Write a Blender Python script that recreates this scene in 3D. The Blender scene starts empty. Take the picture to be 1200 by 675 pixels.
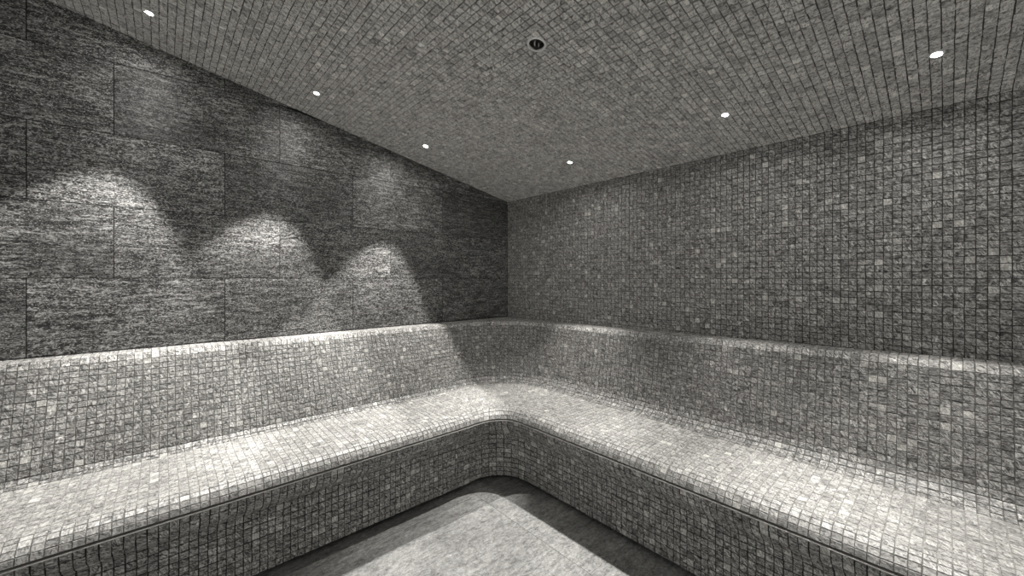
# Steam room corner: dark slab wall on the left, small stone mosaic everywhere else, one L-shaped tiled bench.
# World axes: X runs along the left wall away from the corner, Y along the right wall, Z up, metres. Corner at (0,0).
import bpy, bmesh, math, random
import numpy as np

random.seed(7)
rng = np.random.default_rng(11)
PI = math.pi
scene = bpy.context.scene
COL = scene.collection

# ------------------------------------------------------------------ constants
EYE = (2.537, 2.8925, 1.38)
PITCH = 0.0313
GAP = 0.0021
UMAX, VMAX = 4.3, 4.3
CEIL0, CSLOPE = 2.13, 0.20
def ceil_z(u): return CEIL0 + CSLOPE * u

# ------------------------------------------------------------------ object helpers
def link(o, parent=None):
    COL.objects.link(o)
    if parent: o.parent = parent
    return o
def empty(name, loc=(0, 0, 0), rot=(0, 0, 0)):
    o = bpy.data.objects.new(name, None); o.location = loc; o.rotation_euler = rot
    o.empty_display_size = .05
    return link(o)
def np_mesh(name, verts, quads, mats, mat_idx=None, cols=None, parent=None, smooth=False, uvs=None):
    me = bpy.data.meshes.new(name)
    V = np.asarray(verts, dtype=np.float32); F = np.asarray(quads, dtype=np.int32)
    me.vertices.add(len(V)); me.vertices.foreach_set('co', V.ravel())
    me.loops.add(F.size); me.loops.foreach_set('vertex_index', F.ravel())
    me.polygons.add(len(F))
    me.polygons.foreach_set('loop_start', np.arange(len(F), dtype=np.int32) * 4)
    me.polygons.foreach_set('loop_total', np.full(len(F), 4, dtype=np.int32))
    for m in mats: me.materials.append(m)
    if mat_idx is not None: me.polygons.foreach_set('material_index', np.asarray(mat_idx, dtype=np.int32))
    me.polygons.foreach_set('use_smooth', np.full(len(F), smooth, dtype=bool))
    if cols is not None:
        a = me.attributes.new('tile', 'FLOAT_COLOR', 'POINT')
        a.data.foreach_set('color', np.asarray(cols, dtype=np.float32).ravel())
    if uvs is not None:
        ul = me.uv_layers.new(name='UVMap')
        ul.data.foreach_set('uv', np.asarray(uvs, dtype=np.float32)[F.ravel()].ravel())
    me.update(calc_edges=True); me.validate()
    return link(bpy.data.objects.new(name, me), parent)

# ------------------------------------------------------------------ materials
def new_mat(name):
    m = bpy.data.materials.new(name); m.use_nodes = True
    nt = m.node_tree; nt.nodes.clear()
    out = nt.nodes.new('ShaderNodeOutputMaterial'); b = nt.nodes.new('ShaderNodeBsdfPrincipled')
    nt.links.new(b.outputs[0], out.inputs[0])
    return m, nt, b
def N(nt, t, **kw):
    n = nt.nodes.new(t)
    for k, v in kw.items():
        if k in n.inputs: n.inputs[k].default_value = v
        else: setattr(n, k, v)
    return n
def ramp(nt, fac, stops, interp='LINEAR'):
    r = nt.nodes.new('ShaderNodeValToRGB'); r.color_ramp.interpolation = interp
    el = r.color_ramp.elements
    while len(el) < len(stops): el.new(.5)
    for e, (p, c) in zip(el, stops):
        e.position = p; e.color = (c, c, c, 1) if not isinstance(c, tuple) else (*c, 1)
    nt.links.new(fac, r.inputs[0]); return r.outputs[0]
def math_(nt, op, a, b=None, c=None):
    n = nt.nodes.new('ShaderNodeMath'); n.operation = op
    for i, x in enumerate((a, b, c)):
        if x is None: continue
        if isinstance(x, (int, float)): n.inputs[i].default_value = x
        else: nt.links.new(x, n.inputs[i])
    return n.outputs[0]
def vmath(nt, op, a, b):
    n = nt.nodes.new('ShaderNodeVectorMath'); n.operation = op
    for i, x in enumerate((a, b)):
        if isinstance(x, tuple): n.inputs[i].default_value = x
        else: nt.links.new(x, n.inputs[i])
    return n.outputs[0]
def mixc(nt, fac, a, b, mode='MIX'):
    n = nt.nodes.new('ShaderNodeMix'); n.data_type = 'RGBA'; n.blend_type = mode
    for i, x in ((0, fac), (6, a), (7, b)):
        if isinstance(x, (int, float)): n.inputs[i].default_value = x
        elif isinstance(x, tuple): n.inputs[i].default_value = (*x, 1)
        else: nt.links.new(x, n.inputs[i])
    return n.outputs[2]

def mosaic_mat(name, gain=1.0, tint=(1.0, .985, .95), rough=.42, veins=(.02, .11, .27, .55, .8), pale_share=.018):
    m, nt, b = new_mat(name)
    at = N(nt, 'ShaderNodeAttribute', attribute_name='tile')
    geo = N(nt, 'ShaderNodeTexCoord')
    sep = N(nt, 'ShaderNodeSeparateColor'); nt.links.new(at.outputs['Color'], sep.inputs[0])
    off = vmath(nt, 'SCALE', at.outputs['Color'], (0, 0, 0)); off.node.inputs[3].default_value = 37.0
    co = vmath(nt, 'ADD', geo.outputs['Object'], off)
    # streaky quartzite veining, its direction turned per tile
    rot = N(nt, 'ShaderNodeVectorRotate', rotation_type='EULER_XYZ')
    nt.links.new(co, rot.inputs['Vector'])
    eu = vmath(nt, 'SCALE', at.outputs['Color'], (0, 0, 0)); eu.node.inputs[3].default_value = 1.1
    nt.links.new(eu, rot.inputs['Rotation'])
    st = vmath(nt, 'MULTIPLY', rot.outputs[0], (1.0, 1.0, 2.6))
    n1 = N(nt, 'ShaderNodeTexNoise', Scale=58.0, Detail=5.0, Roughness=.66, Distortion=1.1)
    nt.links.new(st, n1.inputs['Vector'])
    n2 = N(nt, 'ShaderNodeTexNoise', Scale=330.0, Detail=2.0, Roughness=.6)
    nt.links.new(st, n2.inputs['Vector'])
    v = math_(nt, 'ADD', math_(nt, 'MULTIPLY', n1.outputs[0], .80), math_(nt, 'MULTIPLY', n2.outputs[0], .20))
    veins = ramp(nt, v, list(zip((.37, .44, .505, .585, .66), veins)))
    tone = ramp(nt, sep.outputs[0], [(0, .72), (.3, .92), (.75, 1.06), (.985 - pale_share, 1.14), (1 - pale_share, 1.5), (1, 1.9)])
    c = mixc(nt, 1.0, veins, tone, 'MULTIPLY')
    # the few pale tiles are plainer than the rest
    pale = math_(nt, 'GREATER_THAN', sep.outputs[0], 1 - pale_share)
    c = mixc(nt, math_(nt, 'MULTIPLY', pale, .45), c, (.52, .52, .50))
    c = mixc(nt, 1.0, c, tuple(gain * t for t in tint), 'MULTIPLY')
    nt.links.new(c, b.inputs['Base Color'])
    rr = ramp(nt, n1.outputs[0], [(.3, rough + .16), (.7, rough - .06)])
    nt.links.new(rr, b.inputs['Roughness'])
    bp = N(nt, 'ShaderNodeBump', Strength=.55, Distance=.0035)
    nt.links.new(v, bp.inputs['Height']); nt.links.new(bp.outputs[0], b.inputs['Normal'])
    return m

def grout_mat(name, val):
    m, nt, b = new_mat(name)
    tc = N(nt, 'ShaderNodeTexCoord')
    n = N(nt, 'ShaderNodeTexNoise', Scale=45.0, Detail=3.0)
    nt.links.new(tc.outputs['Object'], n.inputs['Vector'])
    c = ramp(nt, n.outputs[0], [(.3, tuple(val * .7 * t for t in (1, .98, .93))), (.7, tuple(val * 1.3 * t for t in (1, .98, .93)))])
    nt.links.new(c, b.inputs['Base Color']); b.inputs['Roughness'].default_value = .85
    return m

def slab_mat(name, axis, lo, hi, scale=1.0, rough=.38, tint=(1, .995, .97), contrast=1.0, stretch=7.0, bump=.5, tone_var=.14, flecks=.75):
    """Honed quartzite slabs: fine streaks that run along one axis, offset per slab."""
    m, nt, b = new_mat(name)
    at = N(nt, 'ShaderNodeAttribute', attribute_name='tile')
    sep = N(nt, 'ShaderNodeSeparateColor'); nt.links.new(at.outputs['Color'], sep.inputs[0])
    tc = N(nt, 'ShaderNodeTexCoord')
    off = vmath(nt, 'SCALE', at.outputs['Color'], (0, 0, 0)); off.node.inputs[3].default_value = 23.0
    co = vmath(nt, 'ADD', tc.outputs['Object'], off)
    s = [1.0, 1.0, 1.0]
    for i in range(3):
        if i != axis: s[i] = stretch
    st = vmath(nt, 'MULTIPLY', co, tuple(s))
    wv = N(nt, 'ShaderNodeTexNoise', Scale=3.0, Detail=2.0)
    nt.links.new(co, wv.inputs['Vector'])
    warp = vmath(nt, 'SCALE', wv.outputs['Color'], (0, 0, 0)); warp.node.inputs[3].default_value = .22
    st2 = vmath(nt, 'ADD', st, warp)
    a = N(nt, 'ShaderNodeTexNoise', Scale=11.0 * scale, Detail=9.0, Roughness=.76, Distortion=.6)
    nt.links.new(st2, a.inputs['Vector'])
    g = N(nt, 'ShaderNodeTexNoise', Scale=62.0 * scale, Detail=3.0, Roughness=.65)
    nt.links.new(vmath(nt, 'MULTIPLY', co, tuple(1 + (x - 1) * .28 for x in s)), g.inputs['Vector'])
    big = N(nt, 'ShaderNodeTexNoise', Scale=1.4, Detail=3.0)
    nt.links.new(vmath(nt, 'MULTIPLY', co, tuple(1 + (x - 1) * .3 for x in s)), big.inputs['Vector'])
    v = math_(nt, 'ADD', math_(nt, 'MULTIPLY', a.outputs[0], .56), math_(nt, 'MULTIPLY', g.outputs[0], .44))
    w = .085 / contrast
    c = ramp(nt, v, [(.5 - w * 1.5, lo * .35), (.5 - w * .45, lo), (.5 + w * .35, (lo + hi) * .5), (.5 + w * 1.1, hi), (.5 + w * 2.0, min(hi * 1.9, .85))])
    sp = N(nt, 'ShaderNodeTexNoise', Scale=150.0 * scale, Detail=1.0, Roughness=.5)
    nt.links.new(vmath(nt, 'MULTIPLY', co, tuple(1 + (x - 1) * .15 for x in s)), sp.inputs['Vector'])
    c = mixc(nt, ramp(nt, sp.outputs[0], [(.60, 0.0), (.67, flecks)]), c, (min(hi * 2.3, .7),) * 3)
    c = mixc(nt, ramp(nt, sp.outputs[0], [(.34, flecks), (.41, 0.0)]), c, (lo * .3,) * 3)
    bigv = ramp(nt, big.outputs[0], [(.3, .68), (.7, 1.32)])
    c = mixc(nt, 1.0, c, bigv, 'MULTIPLY')
    tone = ramp(nt, sep.outputs[0], [(0, 1 - tone_var), (1, 1 + tone_var)])
    c = mixc(nt, 1.0, c, tone, 'MULTIPLY')
    c = mixc(nt, 1.0, c, tint, 'MULTIPLY')
    nt.links.new(c, b.inputs['Base Color'])
    nt.links.new(ramp(nt, a.outputs[0], [(.3, rough + .2), (.7, rough)]), b.inputs['Roughness'])
    bp = N(nt, 'ShaderNodeBump', Strength=bump, Distance=.006)
    nt.links.new(v, bp.inputs['Height']); nt.links.new(bp.outputs[0], b.inputs['Normal'])
    return m

def plain(name, col, rough=.4, metal=0.0):
    m, nt, b = new_mat(name)
    tc = N(nt, 'ShaderNodeTexCoord'); n = N(nt, 'ShaderNodeTexNoise', Scale=220.0, Detail=2.0)
    nt.links.new(tc.outputs['Object'], n.inputs['Vector'])
    c = ramp(nt, n.outputs[0], [(.3, tuple(x * .88 for x in col)), (.7, tuple(min(1, x * 1.1) for x in col))])
    nt.links.new(c, b.inputs['Base Color'])
    b.inputs['Roughness'].default_value = rough; b.inputs['Metallic'].default_value = metal
    return m

M_TILE_WALL = mosaic_mat('mosaic_wall_stone', 1.0, pale_share=.024)
M_TILE_CEIL = mosaic_mat('mosaic_ceiling_stone', 1.0, veins=(.10, .32, .60, .80, .86))
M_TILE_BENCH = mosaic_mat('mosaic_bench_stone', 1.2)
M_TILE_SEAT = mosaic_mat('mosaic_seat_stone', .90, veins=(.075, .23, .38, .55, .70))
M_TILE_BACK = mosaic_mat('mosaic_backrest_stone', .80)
M_GROUT_DARK = grout_mat('dark_grout', .055)
M_GROUT_MID = grout_mat('grey_grout', .12)
M_GROUT_SEAT = grout_mat('pale_grout', .26)
M_SLAB_WALL = slab_mat('honed_slab_wall', 0, .028, .22, rough=.25, contrast=1.6, stretch=5.6, bump=.9)
M_SLAB_FLOOR = slab_mat('floor_slab', 0, .21, .43, scale=.8, rough=.4, contrast=.8, stretch=3.2, bump=.25, tone_var=.03, flecks=.25)
M_JOINT = grout_mat('slab_joint', .006)
M_STEEL = plain('brushed_steel', (.85, .85, .83), .3, .2)
M_TRIM = plain('pale_edge_profile', (.62, .61, .58), .35, .0)
M_BLACK = plain('dark_metal', (.03, .03, .03), .45, .6)
def emit_mat(name, strength):
    m = bpy.data.materials.new(name); m.use_nodes = True; nt = m.node_tree; nt.nodes.clear()
    o = nt.nodes.new('ShaderNodeOutputMaterial'); e = nt.nodes.new('ShaderNodeEmission')
    e.inputs[0].default_value = (1, .975, .93, 1); e.inputs[1].default_value = strength
    nt.links.new(e.outputs[0], o.inputs[0]); return m
LENS_STRENGTH = 1800.0
M_LENS = emit_mat('lit_lens', LENS_STRENGTH)

# ------------------------------------------------------------------ tile generator
class Tiles:
    """Collects stone tiles (flat top, chamfered sides) and the grout bed under them into one mesh."""
    def __init__(s): s.V = []; s.F = []; s.M = []; s.C = []; s.n = 0
    def tiles(s, c4, nrm, gap=GAP, cham=.0013, depth=.0035, lift=.0008, tilt=.010, chips=.0009, hole=None):
        """c4: (k,4,3) cell corners counter-clockwise about nrm, nrm: (k,3)."""
        c4 = np.asarray(c4, float); nrm = np.asarray(nrm, float); k = len(c4)
        if k == 0: return
        ctr = c4.mean(1, keepdims=True)
        e1 = c4[:, 1] - c4[:, 0]; e2 = c4[:, 3] - c4[:, 0]
        e1b = c4[:, 2] - c4[:, 3]; e2b = c4[:, 2] - c4[:, 1]
        L1 = (np.linalg.norm(e1, axis=1) + np.linalg.norm(e1b, axis=1))[:, None, None] / 2
        L2 = (np.linalg.norm(e2, axis=1) + np.linalg.norm(e2b, axis=1))[:, None, None] / 2
        u1 = ((e1 + e1b) / 2)[:, None, :] / np.maximum(L1, 1e-6); u2 = ((e2 + e2b) / 2)[:, None, :] / np.maximum(L2, 1e-6)
        sg = np.array([[-1, -1], [1, -1], [1, 1], [-1, 1]], float)[None]
        def inset(g): return c4 - u1 * sg[..., :1] * g - u2 * sg[..., 1:] * g
        jit = rng.normal(0, chips * .5, (k, 1, 3)) + rng.normal(0, chips * .45, (k, 4, 3))
        nn = nrm[:, None, :]
        jit -= nn * (jit * nn).sum(-1, keepdims=True)
        outer = inset(gap / 2) + jit - nn * depth
        inner = inset(gap / 2 + cham) + jit
        mid = inset(gap / 2 + cham * .15) + jit - nn * cham
        if hole is not None:
            hc, hr = hole
            for arr in (outer, inner, mid):
                dv = arr - hc; dn = (dv * nn).sum(-1, keepdims=True) * nn; dp = dv - dn
                r = np.linalg.norm(dp, axis=-1, keepdims=True)
                arr[...] = np.where(r < hr, hc + dn + dp / np.maximum(r, 1e-6) * hr, arr)
        t1 = rng.normal(0, tilt, (k, 1, 1)); t2 = rng.normal(0, tilt, (k, 1, 1)); lf = np.abs(rng.normal(0, lift, (k, 1, 1)))
        rel = inner - ctr
        hgt = lf + (rel * u1).sum(-1, keepdims=True) * t1 + (rel * u2).sum(-1, keepdims=True) * t2
        inner = inner + nn * hgt; mid = mid + nn * hgt
        v = np.concatenate([outer, mid, inner], 1).reshape(-1, 3)
        base = s.n + np.arange(k)[:, None] * 12
        q = [[8, 9, 10, 11]]
        for i in range(4):
            j = (i + 1) % 4
            q.append([i, j, j + 4, i + 4]); q.append([i + 4, j + 4, j + 8, i + 8])
        q = np.array(q)
        f = (base[:, :, None] + q[None]).reshape(-1, 4)
        col = np.repeat(np.concatenate([rng.random((k, 3)), np.ones((k, 1))], 1)[:, None], 12, 1).reshape(-1, 4)
        s.V.append(v); s.F.append(f); s.M.append(np.zeros(len(f), int)); s.C.append(col); s.n += len(v)
    def quads(s, c4, mat=1):
        c4 = np.asarray(c4, float); k = len(c4)
        s.V.append(c4.reshape(-1, 3)); s.F.append(s.n + np.arange(k * 4).reshape(k, 4))
        s.M.append(np.full(k, mat)); s.C.append(np.full((k * 4, 4), .5)); s.n += k * 4
    def build(s, name, mats, parent=None):
        return np_mesh(name, np.concatenate(s.V), np.concatenate(s.F), mats, np.concatenate(s.M), np.concatenate(s.C), parent)

def structure(o): o['kind'] = 'structure'; return o

# ------------------------------------------------------------------ right wall: mosaic on plane X = 0
def wall_right():
    T = Tiles(); cells = []
    nv = int(VMAX / PITCH) + 1
    vs = np.arange(nv + 1) * PITCH
    # rows run level low down and close up to the ceiling line at the top
    zs = np.arange(.90, CEIL0 + .02, PITCH)
    zs = zs + (CEIL0 - zs[-1])
    for j in range(len(zs) - 1):
        for i in range(nv):
            v0, v1 = vs[i], vs[i + 1]
            cells.append([(0, v0, zs[j]), (0, v1, zs[j]), (0, v1, zs[j + 1]), (0, v0, zs[j + 1])])
    c = np.array(cells); T.tiles(c, np.tile([1.0, 0, 0], (len(c), 1)), lift=.0011, tilt=.016)
    T.quads([[(-.0024, 0, 0), (-.0024, VMAX + .05, 0), (-.0024, VMAX + .05, CEIL0 + .08), (-.0024, 0, CEIL0 + .08)]])
    T.quads([[(-.1, 0, 0), (-.1, 0, CEIL0 + .08), (-.1, VMAX + .05, CEIL0 + .08), (-.1, VMAX + .05, 0)],
             [(-.1, VMAX + .05, 0), (-.1, VMAX + .05, CEIL0 + .08), (-.0024, VMAX + .05, CEIL0 + .08), (-.0024, VMAX + .05, 0)]])
    return structure(T.build('wall_right', [M_TILE_WALL, M_GROUT_DARK]))
wall_right()

# ------------------------------------------------------------------ left wall: large slabs on plane Y = 0, broken bond
def wall_left():
    T = Tiles()
    W, H = .756, .374
    z0 = 1.38 - 4 * H
    for r in range(10):
        za, zb = z0 + r * H, z0 + (r + 1) * H
        if zb < .5 or za > ceil_z(UMAX): continue
        off = 2.256 if (r % 2 == 1) else 1.967       # rows alternate between the two joint positions
        k0 = -5
        us = [off + k * W for k in range(k0, 5)]
        us = [0.0] + [u for u in us if .02 < u < UMAX] + [UMAX]
        for a, b in zip(us[:-1], us[1:]):
            def top(u): return min(zb, ceil_z(u) + .04)
            if top(a) <= za + .005 and top(b) <= za + .005: continue
            p = [(a, 0, za), (b, 0, za), (b, 0, max(top(b), za + .002)), (a, 0, max(top(a), za + .002))]
            c = np.array([p])[:, [1, 0, 3, 2]]       # counter-clockwise seen from +Y
            T.tiles(c, [[0, 1.0, 0]], gap=.0040, cham=.0001, depth=.004, lift=.0001, tilt=.0003, chips=0)
    e = UMAX + .05
    T.quads([[(e, -.0022, 0), (0, -.0022, 0), (0, -.0022, ceil_z(0)), (e, -.0022, ceil_z(e) + .03)],
             [(-.1, -.1, 0), (e, -.1, 0), (e, -.1, ceil_z(e) + .03), (-.1, -.1, ceil_z(0))],
             [(e, -.1, 0), (e, -.0022, 0), (e, -.0022, ceil_z(e) + .03), (e, -.1, ceil_z(e) + .03)]])
    return structure(T.build('wall_left', [M_SLAB_WALL, M_JOINT]))
wall_left()

# ------------------------------------------------------------------ ceiling: mosaic on a plane that climbs away from the right wall
CN = np.array([CSLOPE, 0, -1.0]); CN /= np.linalg.norm(CN)
SPR = (1.326, 1.703)
SPR_P = np.array([SPR[0], SPR[1], ceil_z(SPR[0])])
def ceiling():
    T = Tiles(); cells = []
    ca = 1 / math.sqrt(1 + CSLOPE ** 2)
    du = PITCH * ca
    nu = int(UMAX / du) + 1; nv = int(VMAX / PITCH) + 1
    for i in range(nu):
        a, b = i * du, (i + 1) * du
        for j in range(nv):
            c, d = j * PITCH, (j + 1) * PITCH
            cells.append([(a, c, ceil_z(a)), (a, d, ceil_z(a)), (b, d, ceil_z(b)), (b, c, ceil_z(b))])
    c = np.array(cells)
    c = c[np.linalg.norm(c.mean(1) - SPR_P, axis=1) > .030]
    T.tiles(c, np.tile(CN, (len(c), 1)), gap=.0026, lift=.0010, tilt=.014, hole=(SPR_P, .037))
    # grout bed with a round hole for the sprinkler
    up = -CN * .0024
    hu, hv, s = SPR[0], SPR[1], .1
    def P(u, v, k=0.0): return tuple(np.array([u, v, ceil_z(u)]) + up - CN * k)
    E, V = UMAX + .05, VMAX + .05
    q = [[P(0, 0), P(0, V), P(hu - s, V), P(hu - s, 0)], [P(hu + s, 0), P(hu + s, V), P(E, V), P(E, 0)],
         [P(hu - s, 0), P(hu - s, hv - s), P(hu + s, hv - s), P(hu + s, 0)],
         [P(hu - s, hv + s), P(hu - s, V), P(hu + s, V), P(hu + s, hv + s)]]
    n = 48
    for i in range(n):
        a0, a1 = 2 * PI * i / n, 2 * PI * (i + 1) / n
        def sq(a):
            k = s / max(abs(math.cos(a)), abs(math.sin(a))); return hu + k * math.cos(a), hv + k * math.sin(a)
        def ci(a): return hu + .036 * math.cos(a), hv + .036 * math.sin(a)
        q.append([P(*ci(a0)), P(*ci(a1)), P(*sq(a1)), P(*sq(a0))])
    T.quads(q)
    T.quads([[P(-.1, -.1, .14), P(E, -.1, .14), P(E, V, .14), P(-.1, V, .14)],
             [P(0, V), P(E, V), P(E, V, .14), P(0, V, .14)], [P(E, 0), P(E, V), P(E, V, .14), P(E, 0, .14)]])
    return structure(T.build('ceiling', [M_TILE_CEIL, grout_mat('ceiling_grout', .07)]))
ceiling()

# ------------------------------------------------------------------ floor: pale stone slabs
def floor():
    T = Tiles()
    us = [0.0, 1.05, 2.25, 3.45, UMAX + .05]
    for i in range(len(us) - 1):
        sh = .62 if i % 2 else 0.0
        for v in np.arange(1.78 - 3.0 + sh, VMAX + .4, 1.5):
            u0, u1 = us[i], us[i + 1]; v0, v1 = max(v, 0), min(v + 1.5, VMAX + .05)
            if u1 - u0 < .02 or v1 - v0 < .02: continue
            T.tiles([[(u0, v0, 0), (u1, v0, 0), (u1, v1, 0), (u0, v1, 0)]], [[0, 0, 1.0]], gap=.0016, cham=.0006, depth=.003, lift=0, tilt=0, chips=0)
    E, V = UMAX + .05, VMAX + .05
    T.quads([[(0, 0, -.0014), (E, 0, -.0014), (E, V, -.0014), (0, V, -.0014)],
             [(0, 0, -.1), (0, V, -.1), (E, V, -.1), (E, 0, -.1)],
             [(E, 0, -.1), (E, V, -.1), (E, V, -.0014), (E, 0, -.0014)],
             [(0, V, -.1), (0, V, -.0014), (E, V, -.0014), (E, V, -.1)]])
    return structure(T.build('floor', [M_SLAB_FLOOR, grout_mat('floor_joint', .14)]))
floor()

# ------------------------------------------------------------------ bench: one L-shaped run swept round the corner
# Profile stations, each (w, z): distance out from the wall behind and height. Left run / right run.
SEAT = .512
def lerp(a, b, t): return a + (b - a) * t
BL = dict(wl=.125, wb=.295, wf=.893, wr=.792, fr=.055)
BR = dict(wl=.135, wb=.195, wf=.818, wr=.732, fr=.105)
CCOM = 1.12                                         # beyond this both runs are straight
def centre(w):
    """Centre of the corner arc for the line at distance w from the walls."""
    if w < .12: return lerp(.02, .62, (w / .12) ** .8)
    if w < .7: return lerp(.62, 1.0, (w - .12) / .58)
    return max(w + .185, 1.0)
def path_len(w):
    c = centre(w); r = max(c - w, .001); return 2 * (CCOM - c) + PI / 2 * r
def corner_point(w, t):
    """t in 0..1 over the corner stretch; returns (u, v, turn 0..1)."""
    c = centre(w); r = max(c - w, .001); a = CCOM - c; L = 2 * a + PI / 2 * r; s = t * L
    if s <= a: return (CCOM - s, w, 0.0)
    if s >= L - a: return (w, CCOM - (L - s), 1.0)
    th = (s - a) / r
    return (c - r * math.sin(th), c - r * math.cos(th), th / (PI / 2))
def ledge_z(u, v, turn): return lerp(1.001, .990 + .0175 * v, turn)
def prof(sec, q, turn, lz):
    """Profile point of section sec at fraction q."""
    P = {k: lerp(BL[k], BR[k], turn) for k in BL}
    wl, wb, wf, wr = P['wl'], P['wb'], P['wf'], P['wr']; S = SEAT
    if sec == 'ledge':
        if q < .8: return .004 + (wl - .016) * q / .8, lz - .004 * q
        t = (q - .8) / .2
        return wl - .012 + .016 * math.sin(t * PI / 2), lz - .004 - .020 * (1 - math.cos(t * PI / 2)) - .012 * t
    if sec == 'back':
        w0, z0 = wl + .004, lz - .036
        fr = P['fr']; w1, z1 = wb, S + .002 + fr
        k = 1 - (fr * 1.5) / (fr * 1.5 + z0 - z1)
        if q < k:
            t = q / k; return lerp(w0, w1, t), lerp(z0, z1, t)
        t = (q - k) / (1 - k)
        return w1 + fr * (1 - math.cos(t * PI / 2)), z1 - fr * math.sin(t * PI / 2)
    if sec == 'seat':
        w0, z0 = wb + P['fr'], S + .002; w1, z1 = wf - .078, S - .003
        return lerp(w0, w1, q), lerp(z0, z1, q) 
    if sec == 'nose':
        # rounded front edge that ends on a steep sloping face
        w0, z0 = wf - .078, S - .003; t = q * PI / 2 * .86
        return w0 + .078 * math.sin(t) / math.sin(PI / 2 * .86), z0 - .056 * (1 - math.cos(t)) / (1 - math.cos(PI / 2 * .86))
    if sec == 'riser':
        z0 = S - .072
        pts = [(wf - .010, z0), (wf - .013, z0 - .030), (wf - .026, z0 - .062), (wf - .050, z0 - .088), (wr + .006, z0 - .116), (wr, z0 - .150), (wr, .030)]
        d = [0]
        for a, b in zip(pts[:-1], pts[1:]): d.append(d[-1] + math.hypot(b[0] - a[0], b[1] - a[1]))
        x = q * d[-1]
        for i in range(len(d) - 1):
            if x <= d[i + 1] + 1e-9:
                t = (x - d[i]) / (d[i + 1] - d[i]); return lerp(pts[i][0], pts[i + 1][0], t), lerp(pts[i][1], pts[i + 1][1], t)
        return pts[-1]
def sec_rows(sec, rows):
    return np.linspace(0, 1, rows + 1)
def surf(sec, q, zone, s):
    """zone 0 = left run (s = u), 1 = corner (s 0..1), 2 = right run (s = v)."""
    if zone == 0:
        w, z = prof(sec, q, 0.0, ledge_z(s, 0, 0)); return (s, w, z)
    if zone == 2:
        w, z = prof(sec, q, 1.0, ledge_z(0, s, 1)); return (w, s, z)
    # blend the two profiles smoothly through the corner
    tt = s * s * (3 - 2 * s)
    v_at = CCOM * s
    w, z = prof(sec, q, tt, ledge_z(0, v_at, tt))
    u, v, _ = corner_point(w, s)
    return (u, v, z)
def sweep(sec, rows, name, parent, mats, ncorner=None, **kw):
    T = Tiles(); qs = sec_rows(sec, rows); cells = []; bed = []
    nl = int(round((UMAX - CCOM) / PITCH)); nr = int(round((VMAX - CCOM) / PITCH))
    for j in range(rows):
        q0, q1 = qs[j], qs[j + 1]
        wm = (prof(sec, (q0 + q1) / 2, .5, 1.0))[0]
        nc = ncorner or max(4, int(round(path_len(wm) / PITCH)))
        spans = [(0, UMAX - i * PITCH, UMAX - (i + 1) * PITCH) for i in range(nl)]
        spans[-1] = (0, spans[-1][1], CCOM)
        spans += [(1, i / nc, (i + 1) / nc) for i in range(nc)]
        r = [(2, CCOM + i * PITCH, CCOM + (i + 1) * PITCH) for i in range(nr)]
        spans += r
        for zn, a, b in spans:
            cells.append([surf(sec, q0, zn, a), surf(sec, q1, zn, a), surf(sec, q1, zn, b), surf(sec, q0, zn, b)])
    c = np.array(cells)
    n = np.cross(c[:, 2] - c[:, 0], c[:, 3] - c[:, 1]); n /= np.linalg.norm(n, axis=1, keepdims=True)
    T.tiles(c, n, **kw)
    T.quads(c - n[:, None] * .0022)
    return T.build(name, mats, parent)

bench = empty('tiled_bench', (UMAX / 2, .4, 0))
bench['label'] = 'L-shaped built-in bench covered in pale grey stone mosaic with high backrest along both walls'
bench['category'] = 'bench'
bench.location = (0, 0, 0)
BM = [M_TILE_BENCH, M_GROUT_MID]
sweep('ledge', 5, 'ledge', bench, BM, lift=.0004, tilt=.008)
sweep('back', 18, 'backrest', bench, [M_TILE_BACK, M_GROUT_MID], ncorner=46, lift=.0009, tilt=.014)
sweep('seat', 13, 'seat', bench, [M_TILE_SEAT, M_GROUT_SEAT], lift=.0004, tilt=.006)
sweep('nose', 4, 'bullnose_edge', bench, [M_TILE_SEAT, M_GROUT_MID], ncorner=12, lift=.0004, tilt=.008)
sweep('riser', 14, 'riser', bench, [mosaic_mat('mosaic_riser_stone', 1.08, pale_share=.05), grout_mat('black_grout', .025)], ncorner=12, gap=.0030, lift=.0013, tilt=.022)

def ribbon(name, pts_fn, mat, parent):
    """Closed section swept along the bench; pts_fn(turn) gives the (w, z) loop."""
    st = [(0, UMAX - .0), (0, 3.0), (0, 2.0), (0, CCOM)] + [(1, i / 24) for i in range(1, 24)] + [(2, CCOM), (2, 2.0), (2, 3.0), (2, VMAX)]
    rings = []
    for zn, s in st:
        t = 0.0 if zn == 0 else 1.0 if zn == 2 else s * s * (3 - 2 * s)
        ring = []
        for w, z in pts_fn(t):
            if zn == 0: ring.append((s, w, z))
            elif zn == 2: ring.append((w, s, z))
            else:
                u, v, _ = corner_point(w, s); ring.append((u, v, z))
        rings.append(ring)
    k = len(rings[0]); V = [p for r in rings for p in r]; F = []
    for i in range(len(rings) - 1):
        for j in range(k):
            F.append([i * k + j, i * k + (j + 1) % k, (i + 1) * k + (j + 1) % k, (i + 1) * k + j])
    return np_mesh(name, V, F, [mat], parent=parent)
def trim_pts(t):
    wf = lerp(BL['wf'], BR['wf'], t); z = SEAT - .067
    return [(wf - .03, z), (wf + .0025, z), (wf + .0025, z - .0035), (wf - .03, z - .0035)]
tr = ribbon('edge_trim', trim_pts, M_TRIM, bench); tr['label'] = 'thin pale strip under the rounded seat edge'
def plinth_pts(t):
    wr = lerp(BL['wr'], BR['wr'], t)
    return [(wr - .07, .055), (wr - .045, .055), (wr - .045, .0005), (wr - .07, .0005)]
pl = ribbon('plinth', plinth_pts, M_BLACK, bench); pl['label'] = 'dark recessed strip at the foot of the riser'

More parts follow.
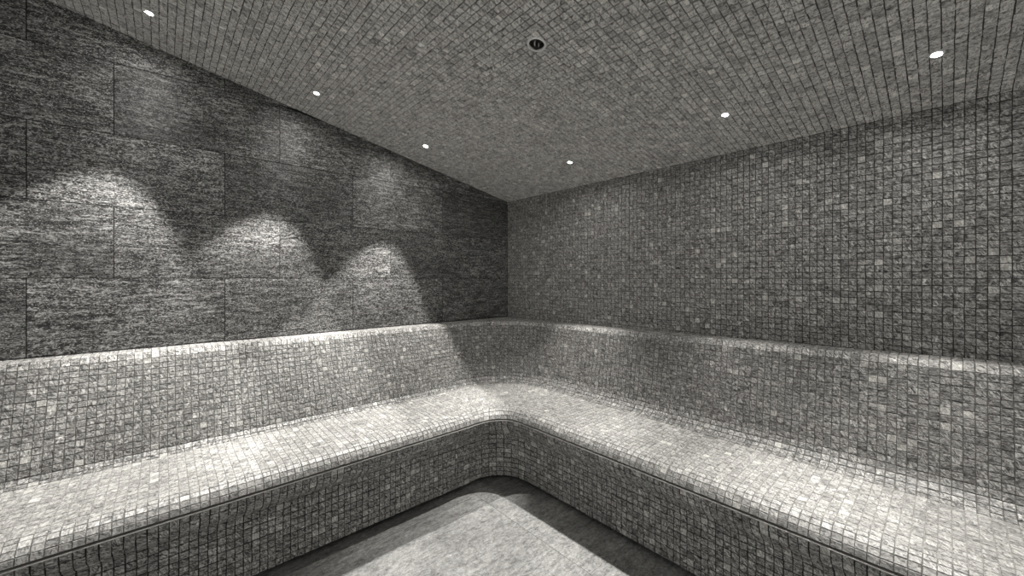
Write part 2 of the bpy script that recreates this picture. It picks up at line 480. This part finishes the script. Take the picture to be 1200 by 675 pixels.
# ------------------------------------------------------------------ lathe helper
def lathe(name, prof_pts, mat, parent, seg=48, smooth=True, loc=(0, 0, 0)):
    bm = bmesh.new(); rings = []
    for r, z in prof_pts:
        if r < 1e-6: rings.append([bm.verts.new((0, 0, z))])
        else: rings.append([bm.verts.new((r * math.cos(2 * PI * i / seg), r * math.sin(2 * PI * i / seg), z)) for i in range(seg)])
    for a, b in zip(rings[:-1], rings[1:]):
        for i in range(seg):
            j = (i + 1) % seg
            if len(a) == 1 and len(b) == 1: continue
            if len(a) == 1: bm.faces.new((a[0], b[j], b[i]))
            elif len(b) == 1: bm.faces.new((a[i], a[j], b[0]))
            else: bm.faces.new((a[i], a[j], b[j], b[i]))
    bmesh.ops.recalc_face_normals(bm, faces=bm.faces)
    me = bpy.data.meshes.new(name); bm.to_mesh(me); bm.free(); me.materials.append(mat)
    for p in me.polygons: p.use_smooth = smooth
    o = bpy.data.objects.new(name, me); o.location = loc
    return link(o, parent)

# ------------------------------------------------------------------ recessed ceiling lamps
CTILT = -math.atan(CSLOPE)                          # turns local -Z onto the ceiling's inward normal
def tilt_rot(): return (0, CTILT, 0)
SPOT_W = 168.0
def make_downlight():
    t = empty('recessed_downlight')
    ring = [(.0120, .006), (.0120, -.0015), (.0135, -.0036), (.0200, -.0040), (.0218, -.0028), (.0220, .0005), (.0220, .006)]
    lathe('trim_ring', ring, M_STEEL, t)
    lathe('lens', [(0, -.0022), (.006, -.0024), (.0100, -.0018), (.0119, -.0002)], M_LENS, t)
    sd = bpy.data.lights.new('lamp_beam', 'SPOT'); sd.energy = SPOT_W; sd.color = (1, .975, .93)
    sd.spot_size = math.radians(54); sd.spot_blend = .3; sd.shadow_soft_size = .006
    so = bpy.data.objects.new('lamp_beam', sd); so.location = (0, 0, -.014); link(so, t)
    return t
def copy_tree(o):
    r = o.copy(); COL.objects.link(r)
    for ch in o.children:
        c = ch.copy(); COL.objects.link(c); c.parent = r
    return r
LAMPS = [
    ((2.582, .351), 'bright recessed downlight at the left end of the ceiling, beside the dark slab wall'),
    ((1.842, .350), 'bright recessed downlight in the middle of the three beside the dark slab wall'),
    ((1.098, .341), 'small recessed downlight nearest the room corner in the row beside the dark slab wall'),
    ((.377, 1.102), 'small recessed downlight nearest the room corner in the row beside the mosaic wall'),
    ((.408, 2.141), 'bright recessed downlight in the middle of the three beside the mosaic wall'),
    ((.402, 2.867), 'bright recessed downlight nearest the right edge, last of the row beside the mosaic wall'),
]
proto = make_downlight()
for i, ((u, v), lab) in enumerate(LAMPS):
    o = proto if i == 0 else copy_tree(proto)
    o.location = (u, v, ceil_z(u)); o.rotation_euler = tilt_rot()
    if v > 1:                                       # the mosaic-wall row carries a narrower, softer beam
        for ch in o.children:
            if ch.type == 'LIGHT':
                nd = ch.data.copy(); nd.spot_size = math.radians(62); nd.spot_blend = .8; nd.energy = SPOT_W * (.95 if v < 1.5 else .66 if v < 2.5 else .95)
                ch.data = nd
    o['label'] = lab; o['category'] = 'ceiling light'; o['group'] = 'recessed downlights in the mosaic ceiling'

# ------------------------------------------------------------------ ceiling sprinkler in its cup
sp = empty('ceiling_sprinkler', tuple(SPR_P), tilt_rot())
sp['label'] = 'round recessed chrome sprinkler head in the middle of the mosaic ceiling'
sp['category'] = 'sprinkler'
lathe('escutcheon', [(.0330, .004), (.0335, -.003), (.0365, -.0058), (.0405, -.0052), (.0430, -.001), (.0432, .003)], M_STEEL, sp)
lathe('recessed_cup', [(.0333, .002), (.0325, .030), (.0290, .034), (.0060, .034), (0, .034)], plain('cup_steel', (.10, .10, .10), .35, .6), sp)
lathe('sprinkler_body', [(.0, .034), (.0105, .034), (.0105, .020), (.0125, .019), (.0125, .013), (.0070, .011), (.0060, .004), (0, .004)], M_BLACK, sp, 24)
def frame_arms():
    bm = bmesh.new()
    for s in (-1, 1):
        pts = [(s * .009, .014), (s * .0125, .004), (s * .0115, -.008), (s * .004, -.016)]
        prev = None
        for x, z in pts:
            ring = [bm.verts.new((x + dx, dy, z)) for dx, dy in ((-.0016, -.0022), (.0016, -.0022), (.0016, .0022), (-.0016, .0022))]
            if prev:
                for i in range(4): bm.faces.new((prev[i], prev[(i + 1) % 4], ring[(i + 1) % 4], ring[i]))
            else: bm.faces.new(ring)
            prev = ring
        bm.faces.new(prev)
    bmesh.ops.recalc_face_normals(bm, faces=bm.faces)
    me = bpy.data.meshes.new('frame_arms'); bm.to_mesh(me); bm.free(); me.materials.append(M_STEEL)
    return link(bpy.data.objects.new('frame_arms', me), sp)
frame_arms()
lathe('glass_bulb', [(0, .006), (.0020, .005), (.0024, 0), (.0024, -.010), (.0016, -.014), (0, -.0145)], plain('bulb_dark', (.05, .02, .02), .15), sp, 16)
def deflector():
    bm = bmesh.new(); n = 48; z0, z1 = -.0165, -.0180
    lo, hi = [], []
    for i in range(n):
        a = 2 * PI * i / n; r = .0135 if (i // 2) % 2 == 0 else .0100
        hi.append(bm.verts.new((r * math.cos(a), r * math.sin(a), z0))); lo.append(bm.verts.new((r * math.cos(a), r * math.sin(a), z1)))
    bm.faces.new(hi); bm.faces.new(lo[::-1])
    for i in range(n):
        j = (i + 1) % n; bm.faces.new((hi[i], hi[j], lo[j], lo[i]))
    bmesh.ops.recalc_face_normals(bm, faces=bm.faces)
    me = bpy.data.meshes.new('deflector'); bm.to_mesh(me); bm.free(); me.materials.append(M_BLACK)
    return link(bpy.data.objects.new('deflector', me), sp)
deflector()

# ------------------------------------------------------------------ soft light that comes in from the open side behind the camera
w = bpy.data.worlds.new('world'); scene.world = w; w.use_nodes = True
bg = w.node_tree.nodes['Background']; bg.inputs[0].default_value = (1, .985, .95, 1); bg.inputs[1].default_value = .42

# ------------------------------------------------------------------ camera
cam = bpy.data.cameras.new('camera'); co = bpy.data.objects.new('camera', cam); COL.objects.link(co)
cam.sensor_width = 36; cam.lens = 36 * 457.3 / 1200; cam.shift_y = -11.5 / 1200; cam.clip_start = .02
co.location = EYE
yaw = math.atan2(-.7441, -.6676)                    # heading of the view in the XY plane
co.rotation_euler = (PI / 2, 0, yaw - PI / 2)
scene.camera = co

scene.view_settings.view_transform = 'Standard'; scene.view_settings.look = 'None'
scene.view_settings.exposure = 0.08; scene.view_settings.gamma = 1; scene.view_settings.use_curve_mapping = False
